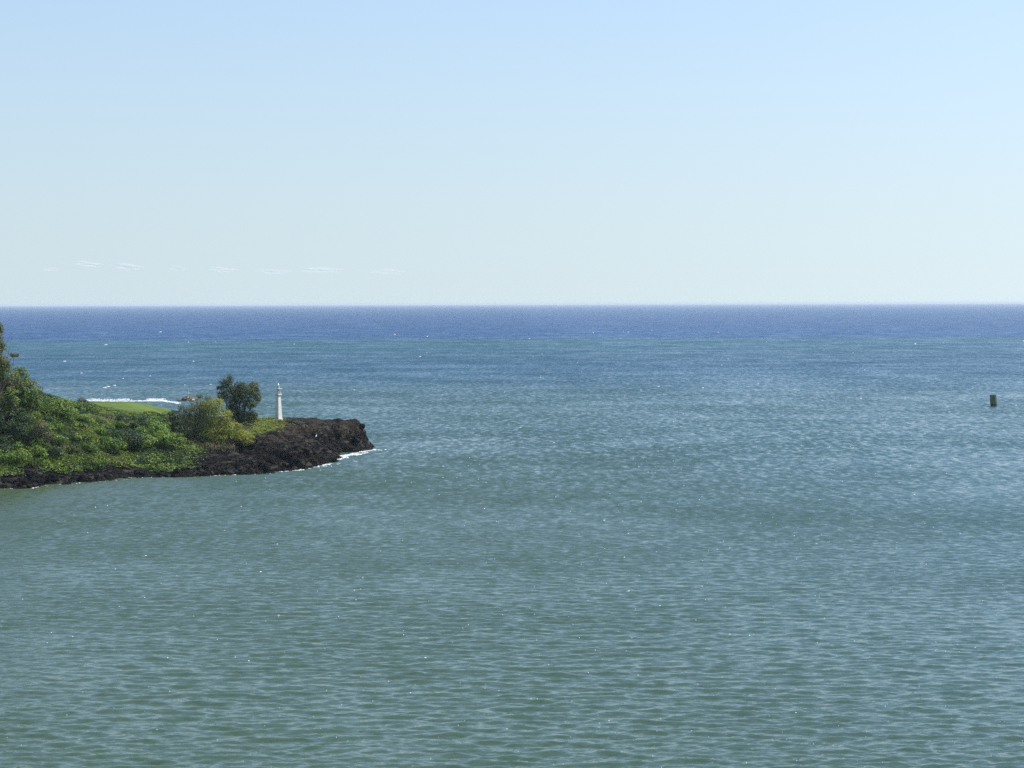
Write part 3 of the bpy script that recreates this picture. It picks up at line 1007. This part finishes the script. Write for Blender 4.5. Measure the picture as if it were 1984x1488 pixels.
# ------------------------------------------------------------------ bird on the cliff
q = at(612.5, 850.5, 402)
bz = ground_z(q[0], q[1])
for dd in np.arange(380, 425, 0.25):              # where the line of sight meets the rock
    q = at(612.5, 850, dd)
    bz = ground_z(q[0], q[1])
    if q[2] < bz:
        break
bird = empty('bird', (q[0], q[1] - 0.1, bz), 'small white bird standing on the dark rock of the point', 'bird')
bm = bmesh.new()
tube(bm, [(-.26, 0, .34), (-.14, 0, .40), (0, 0, .46), (.10, 0, .55), (.12, 0, .66), (.11, 0, .76), (.14, 0, .82), (.20, 0, .82)],
     [.02, .09, .13, .11, .06, .05, .065, .03], 10)
bm_obj('body', bm, M['feather'], bird, smooth=True)
bm = bmesh.new(); tube(bm, [(.19, 0, .82), (.30, 0, .79)], [.025, .006], 6); bm_obj('beak', bm, M['beak'], bird)
for s in (-1, 1):
    bm = bmesh.new(); tube(bm, [(0, s * .04, .40), (.01, s * .04, .2), (0, s * .04, -.05)], [.012] * 3, 5); bm_obj('leg', bm, M['greymetal'], bird)
bird.rotation_euler = (0, 0, R(60))

# ------------------------------------------------------------------ rocks offshore with a pole, behind the big bush
IS = on(366, 776, 0.0)
isl = empty('rock_outcrop', (IS[0], IS[1], 0), 'low brown rock outcrop in the surf beyond the lawn', 'rocks')
m_is = plain('brown_rock', (.10, .080, .075), 0.85, 0.4, 0.8, 0.6)
bm = bmesh.new()
for (dx, dy, dz, sx_, sy_, sz_) in ((0, 0, .3, 2.6, 2.0, 1.3), (-2.6, .3, .0, 1.8, 1.4, .8), (1.8, .4, .1, 1.6, 1.4, 0.9)):
    r = bmesh.ops.create_icosphere(bm, subdivisions=3, radius=1.0)
    co = np.array([v.co for v in r['verts']])
    nn_ = fbm(co[:, 0] * 1.3 + dx, co[:, 1] * 1.3, co[:, 2] * 1.3, oct=3, seed=77, ridged=True)
    for v, kk in zip(r['verts'], nn_):
        w = v.co * (0.82 + .2 * kk)
        v.co = Vector((w.x * sx_ + dx, w.y * sy_ + dy, w.z * sz_ + dz))
bm_obj('rock', bm, m_is, isl)
pole = empty('marker_pole', (IS[0] - 0.15, IS[1], 1.3), 'thin pale pole standing on the rock outcrop beyond the bushes', 'pole')
bm = bmesh.new(); tube(bm, [(0, 0, -.3), (0, 0, 2.0)], [.07, .05], 8); bm_obj('shaft', bm, M['offwhite'], pole)
bm = bmesh.new(); tube(bm, [(0, 0, 1.9), (0, 0, 2.15)], [.10, .08], 8); bm_obj('cap', bm, M['white'], pole)


# ------------------------------------------------------------------ foam
def foam_patches(name, label, items, seed, mat='foam'):
    """items: (x, y, length along x, width along y, height, yaw): ragged raised patches of foam"""
    r = np.random.default_rng(seed)
    VV, FF, base = [], [], 0
    for (x, y, L, W, H, yaw) in items:
        n = 12
        th = np.linspace(0, 2 * math.pi, n, endpoint=False)
        rr = r.uniform(0.45, 1.15, n)
        px_, py_ = np.cos(th) * L / 2 * rr, np.sin(th) * W / 2 * rr
        c, s = math.cos(yaw), math.sin(yaw)
        X, Yy = x + px_ * c - py_ * s, y + px_ * s + py_ * c
        z0 = float(sea_height(np.array([x]), np.array([y]))[0])
        ring = np.stack([X, Yy, np.full(n, z0 - 0.03)], -1)
        Xi, Yi = x + (X - x) * .55, y + (Yy - y) * .55
        ring2 = np.stack([Xi, Yi, z0 + H * r.uniform(.5, 1.1, n)], -1)
        top = np.array([[x, y, z0 + H]])
        VV += [ring, ring2, top]
        for k in range(n):
            k2 = (k + 1) % n
            FF.append((base + k, base + k2, base + n + k2)); FF.append((base + k, base + n + k2, base + n + k))
            FF.append((base + n + k, base + n + k2, base + 2 * n))
        base += 2 * n + 1
    me = np_mesh(name, np.concatenate(VV), np.array(FF), smooth=True)
    return tag(obj(name, me, M[mat]), label, 'foam', kind='stuff')


r_ = np.random.default_rng(42)
caps_glints = []
for i in range(900):
    # evenly over the frame as seen, thinning out close in
    py = 640 + (1488 - 640) * r_.random() ** 1.5
    px = r_.uniform(-150, 2130)
    if r_.random() > 0.35 + 0.65 * (py < 820) + 0.25 * (px / 1984):
        continue
    q = on(px, py, 0.0)
    if poly_dist(np.array([q[0]]), np.array([q[1]]), coast)[0] > -6:
        continue
    k = q[1] / FPX
    big = r_.random() ** 6
    L = (0.8 + 5.0 * big) * k * r_.uniform(.5, 1.3)
    caps_glints.append((q[0], q[1], L, L * 0.5 + 0.1, (0.55 + 1.1 * big) * k * 0.5, r_.normal(0.1, .2)))
for px, py, w in ((210, 749, 12), (203, 751, 14), (222, 747, 9), (158, 723, 7), (125, 700, 9), (205, 668, 8), (375, 700, 7), (358, 746, 5), (312, 1130, 5),
                  (1668, 772, 6), (1218, 1146, 7), (824, 1276, 7), (1180, 1397, 7), (1542, 1381, 8), (1008, 828, 8), (540, 1192, 8), (505, 1108, 9)):
    q = on(px, py, 0.0); k = q[1] / FPX
    caps_glints.append((q[0], q[1], w * k * .75, w * k * .4, 1.2 * k * .6, .05))
for i in range(520):                                # tiny white flecks modelled in place of glints close in, most to the right
    px, py = 1984 * r_.random() ** 0.7, 830 + 658 * r_.random()
    q = on(px, py, 0.0); k = q[1] / FPX
    if poly_dist(np.array([q[0]]), np.array([q[1]]), coast)[0] > -3:
        continue
    L = r_.uniform(1.2, 3.4) * k
    caps_glints.append((q[0], q[1], L, L * .6, r_.uniform(.4, .9) * k, r_.normal(.05, .2)))
foam_patches('whitecaps_and_glints', 'scattered small breaking crests and white flecks standing in for glints on open water', caps_glints, 43, 'whitecap_glint')

items = []
for px in np.arange(168, 348, 1.6):                 # surf behind the lawn
    for row, (yy, hgt, pr) in enumerate(((777.0, 0.20, .95), (773.8, 0.12, .6))):
        if r_.random() > pr: continue
        lift = 0.18 * math.exp(-((px - 305) / 22.0) ** 2)
        if row and not (165 < px < 250 or 285 < px < 320): continue
        drop = max(0, px - 318) * 0.16
        q = on(px, yy + drop + r_.normal(0, .35), 0.0)
        items.append((q[0], q[1], r_.uniform(.9, 2.6), r_.uniform(2, 6), hgt + lift * r_.uniform(.6, 1.1), r_.normal(0, .2)))
foam_patches('surf', 'line of white surf breaking behind the green lawn', items, 45)

items = []
for px0, py0, px1, py1, n, s in ((652, 886, 690, 879, 26, 1.0), (655, 889, 672, 886, 12, 1.1), (690, 878, 728, 871, 26, .7), (690, 882, 712, 877, 14, .6), (640, 894, 660, 889, 10, .6),
                                 (612, 905, 645, 897, 14, .7), (540, 914, 590, 910, 22, .55), (62, 946, 74, 944, 6, .35), (246, 926, 262, 924, 6, .35),
                                 (655, 896, 700, 893, 4, .35), (590, 909, 612, 905, 6, .5), (700, 874, 760, 871, 14, .5), (660, 884, 700, 880, 16, .9), (600, 908, 660, 898, 16, .4), (0, 948, 250, 929, 40, .22), (260, 926, 540, 917, 50, .25)):
    for k in range(n):
        t = r_.random()
        q = on(px0 + (px1 - px0) * t, py0 + (py1 - py0) * t + r_.normal(0, .5), 0.0)
        items.append((q[0], q[1], s * r_.uniform(.8, 2.2), s * r_.uniform(.8, 2.6), s * .16 * r_.uniform(.5, 1.3), r_.uniform(-.6, .3)))
foam_patches('shore_foam', 'white foam washing the foot of the rocky point', items, 47)
items = []
for k in range(16):
    q = on(366 + 13 * k / 16, 776.0 + r_.normal(0, .3), 0.0)
    items.append((q[0], q[1] - 2.5, r_.uniform(.5, 1.1), .8, r_.uniform(.9, 1.1) * (0.6 + 0.8 * math.exp(-((k - 3) / 4.0) ** 2)), 0))
foam_patches('spray', 'white burst of spray against the brown rock outcrop beyond the bushes', items, 49)

# ------------------------------------------------------------------ clouds low over the horizon
cl = [(100, 522, 34, 6, 'faintest small cloud near the left edge above the horizon'),
      (172, 512, 44, 9, 'thin streaky cloud, highest of the row over the left horizon'),
      (250, 519, 42, 13, 'brightest puffy cloud in the row over the left horizon'),
      (345, 520, 30, 8, 'small puff right of the brightest cloud, over the lawn'),
      (430, 522, 46, 9, 'low cloud above the dark tree'),
      (528, 526, 52, 8, 'flat cloud straight above the lighthouse'),
      (622, 523, 58, 11, 'wide bright cloud above the tip of the headland'),
      (752, 526, 60, 8, 'long thin cloud right of the headland tip')]
for idx, (px, py, w, hgt, lab) in enumerate(cl):
    D = 26000.0
    q = at(px, py, D); k = D / FPX
    rr = np.random.default_rng(900 + idx)
    bm = bmesh.new()
    nl = 3
    ns = 14 if hgt > 8 else 9
    for j in range(nl):
        u_ = (j - (nl - 1) / 2) / nl
        cx_, cz_ = u_ * w * k * rr.uniform(.8, 1.1), (rr.uniform(-.1, .28) * hgt - u_ * .05 * w) * k
        ax_, az_ = w * k * rr.uniform(.30, .44), hgt * k * rr.uniform(.55, .85) * (1 - abs(u_))
        for sh in range(ns):
            f_ = (1.0 - sh / ns) ** 0.8
            mtx = Matrix.Translation((cx_, 0, cz_ - az_ * .2 * (1 - f_))) @ Matrix.Diagonal((ax_ * f_, ax_ * f_, az_ * f_, 1))
            bmesh.ops.create_icosphere(bm, subdivisions=3, radius=1.0, matrix=mtx)
    o = bm_obj('cloud', bm, M['cloud'], smooth=True, loc=tuple(q))
    tag(o, lab, 'cloud', 'clouds low over the horizon')

# ------------------------------------------------------------------ sea air
m = NT('sea_air')
vol = m.n('ShaderNodeVolumePrincipled')
vol.inputs['Color'].default_value = (.78, .90, 1.0, 1)
vol.inputs['Density'].default_value = 4.6e-5
vol.inputs['Anisotropy'].default_value = 0.1
m.t.links.new(vol.outputs[0], m.out.inputs['Volume'])
bm = bmesh.new()
bmesh.ops.create_cube(bm, size=1.0)
hz = bm_obj('haze', bm, m.mat, loc=(0, 0, 16.5))
hz.scale = (100000, 100000, 39)
tag(hz, 'thin pale sea haze', 'haze', kind='stuff')
